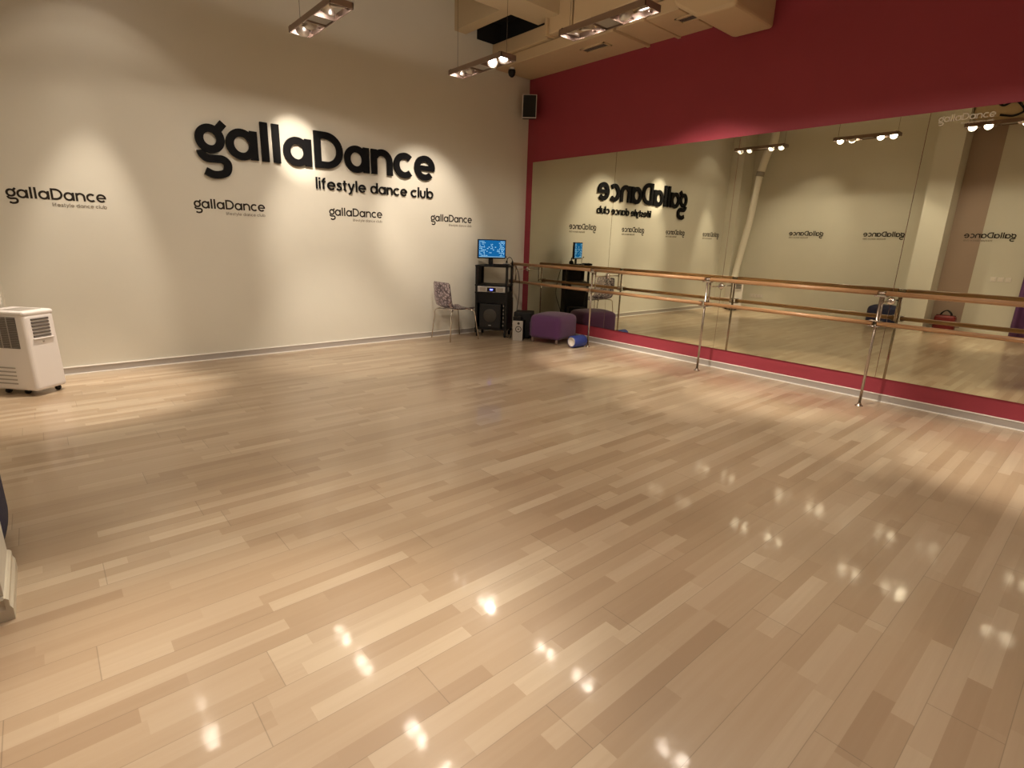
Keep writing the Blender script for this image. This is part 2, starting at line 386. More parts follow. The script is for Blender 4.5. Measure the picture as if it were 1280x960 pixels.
# the big sign on the logo wall
SX, SZ = -4.753, 2.234
sign = thing('wall_sign', 'large raised black gallaDance lifestyle dance club lettering on beige wall', 'sign', (SX, 0, SZ))
Tb = lambda p: Vector((p[0], -p[2], p[1]))
for g in wm_glyphs(.079):
    bm = MB()
    for k, (pl, ww) in enumerate(g): stroke(bm, pl, ww, Tb, .012, .040 - k*.0004)
    bm.build('letter', M['letter'], sign)
for g in tagline(.19):
    bm = MB()
    for k, (pl, ww) in enumerate(g): stroke(bm, pl, ww, Tb, .008, .026 - k*.0003)
    bm.build('tagline_letter', M['letter'], sign)
# small flat word marks: one mesh each with its tag line as a part
def decal(loc, T, label, s=.2465, m1='decal', m2='decal_grey', tw=.21, w=.070):
    bm = MB()
    for g in wm_glyphs(w):
        for k, (pl, ww) in enumerate(g): stroke(bm, [(p[0]*s, p[1]*s) for p in pl], ww*s, T, 0, .0015 - k*.00005)
    o = bm.build('wall_lettering', M[m1]); o.location = loc
    bm = MB()
    for g in tagline(tw):
        for k, (pl, ww) in enumerate(g): stroke(bm, [(p[0]*s, p[1]*s) for p in pl], ww*s, T, 0, .0015 - k*.00005)
    bm.build('tagline', M[m2], o)
    return tag(o, label, 'lettering', 'small flat wordmarks')
Tl = lambda p: Vector((p[2], p[0], p[1]))       # on a wall facing +x
Tm = lambda p: Vector((-p[2], -p[0], p[1]))     # on the mirror, facing -x
for x, lab in ((-6.320, 'small black gallaDance wordmark farthest left, above the white air conditioner'), (-4.823, 'small gallaDance wordmark under the g of the big sign'),
               (-3.319, 'small gallaDance wordmark below the middle of the big sign'), (-1.818, 'small gallaDance wordmark above the acrylic chair, left of the blue monitor')):
    decal((x, -.0005, 1.687), Tb, lab)
for y, lab in ((-2.09, 'small gallaDance wordmark, leftmost of three mirrored on the right'), (-3.60, 'small gallaDance wordmark, middle of three mirrored on the right'),
               (-5.27, 'small gallaDance wordmark, mirrored nearest the right picture edge above the switches')):
    decal((-6.9935, y, 1.765), Tl, lab)
decal((-.0005, -5.40, 2.572), Tm, 'pale translucent gallaDance wordmark stuck near top right of mirror', s=.130, m1='decal_white', m2='decal_white', tw=.2, w=.062)

# ------------------------------------------------------------------ ceiling ducts and beams
def dbox(name, lab, cat, dims, m='duct', bev=.01, group=None):
    return tag(MB().box(*dims, bev=bev).build(name, M[m]), lab, cat, group)
duct = thing('air_duct', 'long beige painted duct along top of maroon wall with two slot grilles', 'duct', (0, 0, 0))
for y0, y1, e_ in ((-2.20, -.02, 0), (-3.07, -2.64, 0), (-2.64, -2.20, .015)):
    MB().box(-.69+e_, y0, 3.86+e_, .014, y1, 3.995-e_, bev=.010).build('duct_section', M['duct'], duct)
for y0, y1 in ((-1.90, -1.50), (-3.34, -2.90)):
    g = MB().box(-.50, y0, 3.846, -.34, y0+.025, 3.862).box(-.50, y1-.025, 3.846, -.34, y1, 3.862).box(-.50, y0, 3.846, -.475, y1, 3.862).box(-.365, y0, 3.846, -.34, y1, 3.862).build('grille_frame', M['duct'], duct)
    s = MB()
    for k in range(3): s.box(-.47+k*.035, y0+.02, 3.852, -.45+k*.035, y1-.02, 3.858)
    s.build('slats', M['dark_grey'], g)
for y in (-2.20, -2.64): MB().box(-.72, y-.02, 3.845, .012, y+.02, 3.997, bev=.004).build('duct_flange', M['duct'], duct)
el = MB(); n = 10
prof = [(-.86, 3.86)]
pts = [(-3.075, 3.87), (-3.36, 3.69), (-3.78, 3.685), (-3.78, 3.995), (-3.075, 3.995)]
el.poly([(y, z) for y, z in pts], -.80, .014, T=lambda p: Vector((p[2], p[0], p[1])))
o = el.build('duct_elbow', M['duct'], duct)
bv = o.modifiers.new('bevel', 'BEVEL'); bv.width = .035; bv.segments = 3
dbox('air_duct', 'narrow beige duct running out from logo wall beside the dark recess', 'duct', (-.745, -1.14, 4.0, -.36, -.001, 4.18))
dbox('air_duct', 'tall beige duct box above the lamp fixture, over the slot grille', 'duct', (-.86, -3.85, 4.005, -.30, -1.70, 4.70), bev=.015)
fcu = thing('fan_coil_unit', 'cream ceiling unit with flanged collar between beam and long duct', 'ceiling unit')
MB().box(-.80, -1.60, 4.02, -.22, -1.22, 4.50, bev=.012).build('unit_body', M['duct'], fcu)
for y0, y1 in ((-1.66, -1.61), (-1.22, -1.18)): MB().box(-.84, y0, 4.0, -.18, y1, 4.54, bev=.006).build('flange', M['duct'], fcu)
dbox('junction_box', 'small brown square box under the ceiling unit beside slot grille', 'box', (-.90, -2.30, 3.87, -.725, -2.02, 4.0), bev=.006)
beam = MB(); beam.box(-1.41, -.97, 4.2, -1.22, 0, ZC)
struct(beam.build('ceiling_beam_1', M['ceil']))
struct(MB().box(-7.0, -1.40, 4.2, -.745, -.96, ZC).build('ceiling_beam_2', M['ceil']))
struct(MB().box(-7.0, -5.6, 4.2, -.92, -5.1, ZC).build('ceiling_beam_3', M['ceil']))
struct(MB().box(-1.215, -.955, 4.46, -.60, -.004, 4.48).box(-1.03, -.012, 4.185, -.60, -.004, 4.46).box(-.61, -.955, 4.185, -.60, -.012, 4.46).box(-1.219, -.955, 4.21, -1.213, -.012, 4.46).build('ceiling_void', M['void']))
dome = thing('ceiling_camera', 'small dark round camera hanging under duct near the corner', 'camera', (-.60, -.28, 3.86))
MB().lathe([(0, 0), (.035, 0), (.035, -.03), (.0, -.03)]).build('mount', M['white'], dome)
MB().lathe([(0, -.03), (.05, -.03), (.055, -.06), (.045, -.10), (.02, -.125), (0, -.13)]).build('lens_housing', M['black'], dome)
# wall loudspeaker high in the corner
sp = thing('wall_speaker', 'small black loudspeaker with pale rim high on maroon wall corner', 'speaker', (-.145, -.185, 3.425), .82)
MB().box(-.08, -.105, -.16, .04, .105, .16, bev=.012).build('cabinet', M['black'], sp)
MB().box(-.088, -.108, -.163, -.074, .108, .163, bev=.004).build('rim', M['white'], sp)
MB().box(-.092, -.098, -.153, -.080, .098, .153, bev=.003).build('grille', M['grille'], sp)
MB().tube([(.03, 0, 0), (.11, 0, 0)], .015, 10).build('bracket', M['black'], sp)

# ------------------------------------------------------------------ lamp fixtures
OFF = [.375, .20, -.20, -.375]
ROWX = [-2.35, -4.08, -5.5]; ROWY = [-1.83, -3.53, -5.23, -6.93]
ZLS = [3.22, 3.22, 3.95]; ZL = 3.22
YOFF = [0, 0, .85]
def aim_lamp(fx, off, tgt):
    """lamp head with a glowing lens, turned towards tgt"""
    p = Vector((0, off, -.005)); d = (Vector(tgt) - (fx.location + p)).normalized()
    q = d.to_track_quat('Z', 'Y').to_matrix()
    T = lambda v: p + q @ Vector(v)
    h = MB().lathe([(.012, -.055), (.03, -.05), (.056, -.005), (.058, .006), (.050, .006), (.028, -.030), (0, -.034)], T=T, n=20).build('lamp_head', M['reflector'], fx)
    MB().lathe([(0, .002), (.036, -.001), (.040, -.008), (.0, -.022)], T=T, n=18).build('bulb', M['bulb'], h)
    for sx in (-1, 1): MB().tube([p + Vector((sx*.090, 0, 0)), p + Vector((sx*.056, 0, 0))], .006, 8).build('pivot', M['frame'], h)
def make_fixture(x, y, ZL, targets, label):
    fx = thing('lamp_fixture', label, 'lamp', (x, y, ZL), 0, 'suspended four-spot lamp fixtures')
    L, W2, H = .455, .098, .024
    fr = MB()
    fr.box(-W2, -L, -H, -W2+.008, L, H).box(W2-.008, -L, -H, W2, L, H).box(-W2, -L, -H, W2, -L+.008, H).box(-W2, L-.008, -H, W2, L, H)
    for yy in (.075, -.105): fr.box(-W2+.008, yy-.003, -H, W2-.008, yy+.003, H)
    fr.build('frame', M['frame'], fx)
    MB().box(-W2+.01, -.10, -.012, W2-.01, .07, .022, bev=.003).build('transformer_cover', M['grey'], fx)
    for yy in (-.42, .42):
        MB().tube([(0, yy, .02), (0, yy, ZC-ZL)], .0022, 6).box(-W2, yy-.006, .018, W2, yy+.006, .028).build('suspension_wire', M['wire'], fx)
    for o_, t in zip(OFF, targets): aim_lamp(fx, o_, t)
    return fx
LIGHTS = []
#  (position of fixture) -> four targets with (x, y, z, power, cone degrees)
LAB = {(0, 0): 'four-spot fixture hanging before the logo wall, nearest the room corner', (0, 1): 'four-spot fixture hanging beside the beige ducts and maroon wall',
       (1, 0): 'four-spot fixture hanging above the big black sign', (1, 1): 'four-spot fixture seen in the mirror with its brightest lamp glaring', (1, 2): 'four-spot fixture seen only in mirror, beside pale lettering',
       (0, 2): 'four-spot fixture over the barre side floor, reflected as floor highlights', (2, 0): 'four-spot fixture at left reflected in floor near bottom left', (2, 1): 'four-spot fixture over the left wall recess',
       (2, 2): 'four-spot fixture over floor left of the camera', (1, 3): 'four-spot fixture above the nearest middle floor', (0, 3): 'four-spot fixture above the nearest right floor', (2, 3): 'four-spot fixture behind the camera on left'}
TG = {
 (1, 0): [(-3.68, 0, 2.45, 1.0, 26), (-3.2, 0, 1.2, .8, 50), (-4.0, 0, .5, .7, 40), (-3.3, -.6, 0, .8, 44)],
 (0, 0): [(-2.5, 0, 1.0, .8, 50), (-1.9, 0, 1.8, .7, 50), (-4.6, -4.9, .6, .35, 34), (-4.2, -4.4, .3, .6, 34)],
 (2, 0): [(-5.9, 0, 1.3, .9, 32), (-5.8, 0, .6, .7, 28), (-6.0, -1.0, 0, .6, 36), (-5.0, -.5, 0, .8, 34)],
 (0, 1): [(-2.0, -2.2, 0, .45, 34), (-.9, -2.6, 0, .5, 34), (0, -3.2, 1.6, .6, 56), (-1.4, -4.2, 0, .3, 36)],
 (1, 1): [(-3.6, -2.4, 0, .35, 34), (-7, -2.2, 1.4, .8, 50), (-4.4, -4.6, 0, .7, 40), (-3.2, -4.2, 0, .45, 40)],
 (2, 1): [(-7, -1.6, 1.6, .8, 56), (-7, -3.3, 1.9, .8, 56), (-5.4, -2.2, 0, .3, 36), (-6.3, -4.0, 1.8, .5, 30)],
 (0, 2): [(-.5, -4.6, 0, .7, 38), (-1.2, -5.9, 0, .4, 36), (-2.7, -5.3, 0, .5, 36), (0, -5.3, .9, .6, 60)],
 (1, 2): [(-4.7, -4.6, 0, .8, 44), (-3.8, -5.4, 0, .8, 40), (-7, -5.0, 1.6, .7, 50), (-5.2, -5.8, 0, .9, 44)],
 (2, 2): [(-5.5, -4.8, 0, .7, 40), (-7, -5.2, 1.8, .7, 46), (-5.9, -5.4, 0, .8, 36), (-5.9, -6.2, 0, .5, 36)],
 (1, 3): [(-4.6, -6.2, 0, .7, 44), (-3.6, -6.4, 0, .6, 44), (-7, -7.0, 1.4, .5, 50), (-5.2, -6.4, 0, .4, 40)],
 (0, 3): [(-2.4, -6.4, 0, .5, 44), (-1.0, -6.9, 0, .4, 44), (-2.0, -9, 1.4, .5, 50), (-3.2, -6.2, 0, .4, 36)],
}
NARROW, SPILL, UP = 115.0, 26.0, 4.0
LC = (1.0, 0.86, 0.70)
def spot(loc, tgt, energy, deg, blend, rad=.03, name='spot'):
    l = bpy.data.lights.new(name, 'SPOT'); l.energy = energy; l.spot_size = math.radians(deg); l.spot_blend = blend; l.shadow_soft_size = rad; l.color = LC
    o = bpy.data.objects.new(name, l); C.objects.link(o); o.location = loc
    o.rotation_euler = (Vector(tgt)-Vector(loc)).to_track_quat('-Z', 'Y').to_euler()
    return o
GAIN = {(1, 0, 0): 2.19, (1, 0, 1): 1.65, (1, 0, 2): 0.03, (1, 0, 3): 2.42, (1, 0, 4): 1.6, (1, 0, 5): 3.5, (0, 0, 0): 0.03, (0, 0, 1): 2.25, (0, 0, 2): 0.03, (0, 0, 3): 0.29, (0, 0, 4): 0.22, (0, 0, 5): 2.81, (2, 0, 0): 0.2, (2, 0, 1): 3.2, (2, 0, 2): 8.0, (2, 0, 3): 0.6, (2, 0, 4): 1.08, (2, 0, 5): 0.03, (0, 1, 0): 1.23, (0, 1, 1): 8.0, (0, 1, 2): 6.3, (0, 1, 3): 5.6, (0, 1, 4): 1.6, (0, 1, 5): 2.42, (1, 1, 0): 1.0, (1, 1, 1): 0.29, (1, 1, 2): 0.03, (1, 1, 3): 0.03, (1, 1, 4): 1.6, (1, 1, 5): 2.52, (2, 1, 0): 0.75, (2, 1, 1): 0.08, (2, 1, 2): 0.03, (2, 1, 3): 3.07, (2, 1, 4): 1.6, (2, 1, 5): 2.82, (0, 2, 0): 4.18, (0, 2, 1): 3.85, (0, 2, 2): 0.93, (0, 2, 3): 0.1, (0, 2, 4): 1.16, (0, 2, 5): 2.08, (1, 2, 0): 0.07, (1, 2, 1): 0.03, (1, 2, 2): 0.75, (1, 2, 3): 0.03, (1, 2, 4): 1.6, (1, 2, 5): 1.8, (2, 2, 0): 2.38, (2, 2, 1): 0.03, (2, 2, 2): 3.79, (2, 2, 3): 0.03, (2, 2, 4): 0.03, (2, 2, 5): 3.1, (1, 3, 0): 0.72, (1, 3, 1): 0.09, (1, 3, 2): 2.56, (1, 3, 3): 0.39, (1, 3, 4): 1.6, (1, 3, 5): 1.34, (0, 3, 0): 0.03, (0, 3, 1): 7.55, (0, 3, 2): 2.36, (0, 3, 3): 0.03, (0, 3, 4): 1.6, (0, 3, 5): 1.72}
for (ix, iy), tg_ in TG.items():
    x, y, zl = ROWX[ix], ROWY[iy]+YOFF[ix], ZLS[ix]
    make_fixture(x, y, zl, [t[:3] for t in tg_], LAB[(ix, iy)])
    for k, (o_, t) in enumerate(zip(OFF, tg_)):
        p = Vector((x, y+o_, zl-.005)); d = (Vector(t[:3])-p).normalized()
        spot(p+d*.062, t[:3], NARROW*t[3]*GAIN.get((ix, iy, k), 1), t[4], .75, rad=.045, name='spot_beam')
    # wide spill of the whole fixture downwards and weak leak upwards
    wide = 164 if ix < 2 else 100
    for q in OFF: spot((x, y+q, zl-.022), (x, y+q, 0), SPILL/4*GAIN.get((ix, iy, 4), 1), wide, .10, rad=.048, name='fixture_spill')
    spot((x, y, zl+.045), (x, y, 9), UP*GAIN.get((ix, iy, 5), 1), 162, .15, rad=.04, name='fixture_leak')

# ------------------------------------------------------------------ barre
ZU, ZLo = 1.087, .81
bar = thing('ballet_barre', 'double wooden ballet barre on chrome posts in front of the mirrors', 'barre')
PY = [-.125, -1.8303, -3.5828, -5.334, -7.085]
XB = -.329
for k in range(4):
    y0, y1 = PY[k], PY[k+1]
    MB().tube([(XB, y0-(.035 if k else -.03), ZU), (XB, y1+.035, ZU)], .0225, 20).build('upper_rail', M['barre'], bar)
    MB().tube([(XB-.035, y0-(.02 if k else -.03), ZLo), (XB-.035, y1+.02, ZLo)], .021, 20).build('lower_rail', M['barre'], bar)
for y in PY:
    p = MB(); p.tube([(XB, y, .01), (XB, y, ZU-.03)], .0125, 16)
    p.lathe([(0, .0), (.036, .0), (.036, .004), (.020, .012), (.016, .030), (0, .030)], T=lambda v, y=y: Vector((XB+v[0], y+v[1], v[2])))
    p = p.build('post', M['steel'], bar)
    b = MB(); b.tube([(XB+.068, y, ZLo-.02), (XB+.068, y, ZU-.035)], .010, 12)
    b.tube([(XB, y, ZLo+.012), (XB+.068, y, ZLo+.012)], .010, 10); b.tube([(XB, y, ZU-.05), (XB+.068, y, ZU-.05)], .010, 10)
    b.box(XB-.024, y-.055, ZU-.034, XB+.024, y+.055, ZU-.022, bev=.003); b.tube([(XB, y-.045, ZU), (XB, y+.045, ZU)], .017, 14)
    b.box(XB-.06, y-.05, ZLo-.030, XB-.005, y+.05, ZLo-.021, bev=.003); b.box(XB-.06, y-.05, ZLo+.021, XB-.005, y+.05, ZLo+.028, bev=.003)
    b.build('rail_bracket', M['steel'], bar)
    r = MB(); r.tube([(XB+.068, y, ZU-.088), (-.012, y, ZU-.088)], .008, 12)
    r = r.build('wall_rod', M['chrome'], bar)
    MB().lathe([(0, .018), (.012, .018), (.024, .013), (.036, .004), (.038, 0), (0, 0)], T=lambda v, y=y: Vector((-v[2]-.0005, y+v[0], ZU-.088+v[1]))).build('flange', M['chrome'], r)

# ------------------------------------------------------------------ portable air conditioner
ac = thing('air_conditioner', 'white portable air conditioner on castors at far left by beige wall', 'air conditioner', (-6.352, -.775, 0), math.atan2(.146, .163))
# local: origin at near bottom corner, +x along the right face, +y along the left face
AW, AD = .27, .40
def taper(p):  # bottom wider than top
    x, y, z = p; t = 1-z/.74; cx, cy = AW/2, AD/2
    k = 1+.055*t; return Vector((cx+(x-cx)*k, cy+(y-cy)*k, z))
b = MB().box(0, 0, .045, AW, AD, .715, bev=.028, seg=4, T=taper); b.build('body', M['white'], ac)
b = MB().box(-.003, -.003, .700, AW+.003, AD+.003, .742, bev=.018, seg=4); b = b.build('top_cover', M['white'], ac)
MB().box(.035, .06, .738, AW-.05, AD-.14, .7445, bev=.002).build('control_panel', M['grey'], b)
MB().box(.04, AD-.12, .738, AW-.05, AD-.04, .746, bev=.002).build('button_plate', M['white'], b)
lv = MB()
for k in range(6): lv.box(.055, -.012, .515+k*.029, .055+.155, .004, .515+k*.029+.015, bev=.003)
lv.build('louvres', M['dark_grey'], ac)
MB().box(.045, -.018, .495, .225, .002, .506, bev=.004).build('louvre_lip', M['white'], ac)
MB().box(.125, -.010, .462, .139, .002, .476, bev=.002).build('emblem', M['grey'], ac)
gr = MB().box(-.008, .08, .42, .004, AD-.02, .69, bev=.004).build('intake_grille', M['dark_grey'], ac)
g2 = MB()
for k in range(17): g2.box(-.011, .08, .43+k*.0155, -.007, AD-.02, .4325+k*.0155)
for y in (.16, .24, .32): g2.box(-.013, y-.003, .42, -.007, y+.003, .69)
g2.build('grille_bars', M['grey'], gr)
g2 = MB()
for k in range(5): g2.box(-.011, .17, .10+k*.035, .0, AD-.03, .112+k*.035, bev=.002)
g2.build('lower_vents', M['grey'], ac)
for x, y in ((.06, .17), (AW-.04, .05), (.05, AD-.05), (AW-.04, AD-.05)):
    MB().lathe([(0, -.012), (.022, -.012), (.022, .012), (0, .012)], T=lambda v, x=x, y=y: Vector((x+v[0], y+v[2], .022+v[1])), n=16).box(x-.014, y-.014, .03, x+.014, y+.014, .06).build('castor', M['black'], ac)
# exhaust hose up the wall
path = [(-6.55, -.415, .78), (-6.55, -.42, .82), (-6.55, -.50, 1.4), (-6.55, -.60, 2.04), (-6.55, -.69, 3.08)]
def sample(P, step):
    out = []
    for a, b_ in zip(P, P[1:]):
        a, b_ = Vector(a), Vector(b_); n = max(1, int((b_-a).length/step))
        for i in range(n): out.append(a.lerp(b_, i/n))
    out.append(Vector(P[-1])); return out
pp = sample(path, .011)
hose = thing('exhaust_hose', 'ribbed white exhaust hose climbing the left wall, seen in mirror', 'hose', (0, 0, 0))
MB().tube(pp, [.070 + (.006 if i % 3 == 0 else 0) for i in range(len(pp))], 20).build('ribbed_hose', M['hose'], hose)
pp = [(-6.55, -.69, 3.06), (-6.55, -.70, 3.12), (-6.55, -.77, 3.45), (-6.55, -.81, 3.56), (-6.55, -.88, 3.68), (-6.55, -.91, 3.80), (-6.55, -.91, ZC-.01)]
MB().tube(pp, .082, 20).build('duct_pipe', M['hose'], hose)
MB().tube([(-6.55, -.688, 3.04), (-6.55, -.702, 3.14)], .088, 20).build('clamp', M['grey'], hose)

# ------------------------------------------------------------------ poufs
def pouf(loc, rz, lab, m, W=.46, D=.52):
    t = thing('pouf', lab, 'pouf', loc, rz)
    bm = bmesh.new()
    vs = [bm.verts.new((x, y, z)) for z in (0, 1) for x, y in ((0, 0), (1, 0), (1, 1), (0, 1))]
    for f in [(3, 2, 1, 0), (4, 5, 6, 7), (0, 1, 5, 4), (1, 2, 6, 5), (2, 3, 7, 6), (3, 0, 4, 7)]: bm.faces.new([vs[i] for i in f])
    for v in bm.verts: v.co = Vector((v.co.x*W, v.co.y*D, .075+v.co.z*.325))
    bmesh.ops.bevel(bm, geom=[e for e in bm.edges if e.verts[0].co.z > .3 or e.verts[1].co.z > .3], offset=.07, segments=6, affect='EDGES', profile=.5)
    bmesh.ops.bevel(bm, geom=[e for e in bm.edges if abs(e.verts[0].co.z-e.verts[1].co.z) < 1e-4 and e.verts[0].co.z < .1], offset=.015, segments=2, affect='EDGES')
    bmesh.ops.subdivide_edges(bm, edges=[e for e in bm.edges if e.calc_length() > .15], cuts=7, use_grid_fill=True)
    for v in bm.verts:      # gently crowned top, slightly full sides
        sx, sy = (v.co.x/W-.5)*2, (v.co.y/D-.5)*2
        k = max(0, 1-sx*sx)*max(0, 1-sy*sy)
        if v.co.z > .32: v.co.z += .035*k
        v.co.x += .012*sx*(1-sy*sy); v.co.y += .012*sy*(1-sx*sx)
    for f in bm.faces: f.smooth = True
    b = MB(); b.merge(bm); b.build('upholstered_body', M[m], t)
    for x, y in ((.05, .05), (W-.05, .05), (.05, D-.05), (W-.05, D-.05)):
        MB().lathe([(0, 0), (.017, 0), (.024, .085), (0, .085)], T=lambda v, x=x, y=y: Vector((x+v[0], y+v[1], v[2])), n=14).build('foot', M['foot'], t)
    b = MB(); b.tube([(.02, -.004, .09), (.02, -.004, .30)], .0035, 6).build('piping', M[m], t)
    return t
# local x along the face seen from the camera on the left, y to the right back
pouf((-.800, -1.070, 0), math.atan2(-.964, .267), 'purple velour pouf in the corner between black speaker and mirror', 'purple', W=.50, D=.60)
pouf((-6.49, -3.86, 0), PI/2, 'navy blue pouf in the left wall recess, mirrored behind the barre', 'navy', W=.52, D=.47)
# ------------------------------------------------------------------ foam roller
fr_ = thing('foam_roller', 'blue foam roller with white end lying beside barre post foot', 'foam roller', (-.612, -1.765, 0))
ax = Vector((.93, -.02, 0)).normalized(); si = Vector((ax.y, -ax.x, 0)); R0 = .085
T = lambda v: Vector((0, 0, R0)) + ax*v[2] + si*v[0] + Vector((0, 0, 1))*v[1]
MB().lathe([(.055, .004), (.075, 0), (.085, .012), (.085, .235), (.078, .25), (.055, .25), (.055, .004)], T=T, n=28).build('roller_body', M['blue'], fr_)
MB().lathe([(0, .02), (.050, .02), (.056, .004), (.062, -.004), (.066, 0), (.066, .01), (.0, .03)], T=T, n=28).build('end_cap', M['paper'], fr_)

# ------------------------------------------------------------------ rack with audio gear
RO = Vector((-1.225, -.300, 0)); ru = Vector((.612, -.790, 0)).normalized(); rv = Vector((.790, .612, 0)).normalized()
rz = math.atan2(ru.y, ru.x)
RW, RD = .50, .40
rack = thing('equipment_rack', 'black open equipment rack on castors standing across the room corner', 'rack', RO, rz)
for x, y in ((.0, 0), (RW-.035, 0), (0, RD-.035), (RW-.035, RD-.035)):
    MB().box(x, y, .06, x+.035, y+.035, 1.08, bev=.003).build('upright', M['blackm'], rack)
for z, n_ in ((1.06, 'top_shelf'), (.775, 'shelf'), (.665, 'shelf'), (.115, 'shelf')):
    MB().box(-.005, -.005, z, RW+.005, RD, z+.022, bev=.003).build(n_, M['black'], rack)
MB().box(-.004, .03, .12, .008, RD-.03, 1.06).build('side_panel', M['black'], rack)
MB().box(RW-.008, .03, .12, RW+.004, RD-.03, .68).build('side_panel', M['black'], rack)
MB().box(.035, .012, .52, RW-.035, .024, .665, bev=.002).build('blank_panel', M['black'], rack)
MB().box(.02, RD-.012, .12, RW-.02, RD-.004, .77).build('back_panel', M['black'], rack)
for x, y in ((.03, .04), (RW-.03, .04), (.03, RD-.04), (RW-.03, RD-.04)):
    MB().lathe([(0, -.014), (.026, -.014), (.026, .014), (0, .014)], T=lambda v, x=x, y=y: Vector((x+v[2], y+v[0], .026+v[1])), n=16).box(x-.018, y-.018, .045, x+.018, y+.018, .07).build('castor', M['black'], rack)
def on_rack(name, lab, cat, lx, ly, z): return thing(name, lab, cat, RO + ru*lx + rv*ly + Vector((0, 0, z)), rz)
pl = on_rack('disc_player', 'silver disc player with glowing blue display on the rack shelf', 'player', .035, 0, .688)
MB().box(0, .0, .0, .43, .30, .084, bev=.005).build('case', M['silver'], pl)
MB().box(.150, -.006, .008, .285, .002, .066, bev=.002).build('display', M['black'], pl)
MB().box(.195, -.009, .028, .240, -.0055, .048).build('blue_light', M['led'], pl)
for x in (.04, .305):
    MB().box(x, -.006, .014, x+.09, .002, .068, bev=.004).build('front_grille', M['grey'], pl)
sp = on_rack('loudspeaker', 'black square loudspeaker inside the lower part of the rack', 'speaker', .070, -.015, .137)
MB().box(0, .012, 0, .34, .30, .375, bev=.008).build('cabinet', M['black'], sp)
MB().box(.010, 0, .010, .33, .014, .365, bev=.005).build('grille', M['grille'], sp)
MB().lathe([(.105, -.003), (.098, .004), (.060, .001), (.052, .004), (.03, .003), (.0, .008)], T=lambda v: Vector((.17+v[0], -v[2]+.0, .20+v[1])), n=30).build('cone', M['cone'], sp)
MB().box(.150, -.004, .045, .190, .001, .055).build('badge', M['silver'], sp)
# things loosely lying on the lower shelf gap
ps = on_rack('power_strip', 'black power strip standing beside the loudspeaker in the rack', 'power strip', .428, .01, .137)
MB().box(0, 0, 0, .03, .04, .40, bev=.004).build('case', M['black'], ps)
for k in range(6): MB().lathe([(0, .0), (.011, .0), (.011, .004), (0, .004)], T=lambda v, k=k: Vector((.015+v[0], -v[2], .05+k*.06+v[1])), n=12).build('socket', M['grey'], ps)
mon = on_rack('monitor', 'flat monitor with blue text screen standing on top of the rack', 'monitor', .165, .16, 1.082)
mon.location = RO + ru*.19 + rv*.17 + Vector((0, 0, 1.082)); mon.rotation_euler = (0, 0, rz + .49)
MB().box(-.10, -.05, 0, .12, .09, .012, bev=.004).build('stand_base', M['black'], mon)
MB().box(-.025, .02, .01, .045, .04, .12, bev=.004).build('stand_neck', M['black'], mon)
sc_ = MB().box(-.205, -.012, .095, .235, .022, .375, bev=.006).build('bezel', M['black'], mon)
MB().box(-.190, -.0135, .115, .220, -.0115, .362).build('screen', M['screen'], mon)
tx = MB(); random.seed(3)
for r_ in range(11):
    z = .344 - r_*.0205; x = -.180
    dens = [.9, .75, .5][0 if r_ in (0, 1, 10) else (1 if r_ % 3 else 2)]
    while x < .205:
        wd = random.uniform(.008, .022)
        if (x < -.10 or x > .12 or random.random() < .3) and random.random() < dens: tx.box(x, -.0142, z-.004, min(x+wd, .212), -.0134, z+.005)
        x += wd+.008
tx.box(-.185, -.0142, .118, .215, -.0134, .124)
tx.build('screen_text', M['screen_text'], mon)
kb = on_rack('mixing_console', 'small black mixer with pale keys beside the monitor foot', 'mixer', .285, -.035, 1.082)
MB().box(0, 0, 0, .22, .14, .03, bev=.004).build('case', M['black'], kb)
ky = MB()
for k in range(9): ky.box(.012+k*.014, .008, .03, .023+k*.014, .03, .036)
ky.build('keys', M['paper'], kb)
for k in range(3): MB().lathe([(0, 0), (.008, 0), (.007, .014), (0, .014)], T=lambda v, k=k: Vector((.15+k*.022+v[0], .05+v[1], .03+v[2])), n=10).build('knob', M['silver'], kb)
hp = on_rack('headphones', 'black headphones standing on the right end of rack top', 'headphones', .455, .32, 1.082)
MB().tube([(.045*math.cos(a), 0, .045+.075*math.sin(a)) for a in [PI*k/12 for k in range(13)]], .005, 8).build('headband', M['black'], hp)
for s_ in (-1, 1): MB().lathe([(0, -.01), (.032, -.01), (.036, .008), (.02, .014), (0, .014)], T=lambda v, s_=s_: Vector((s_*(.045-v[2]*.8), v[0], .036+v[1])), n=18).build('ear_cup', M['black'], hp)
mic = on_rack('microphone', 'thin dark microphone on bent stalk behind the mixer', 'microphone', .455, .145, 1.082)
MB().lathe([(0, 0), (.03, 0), (.028, .012), (0, .014)], n=18).build('foot', M['black'], mic)
MB().tube([(0, 0, .01), (0, 0, .08), (-.006, -.01, .11), (-.016, -.025, .128)], .0035, 8).tube([(-.016, -.025, .128), (-.024, -.036, .138)], .009, 10).build('stalk', M['black'], mic)
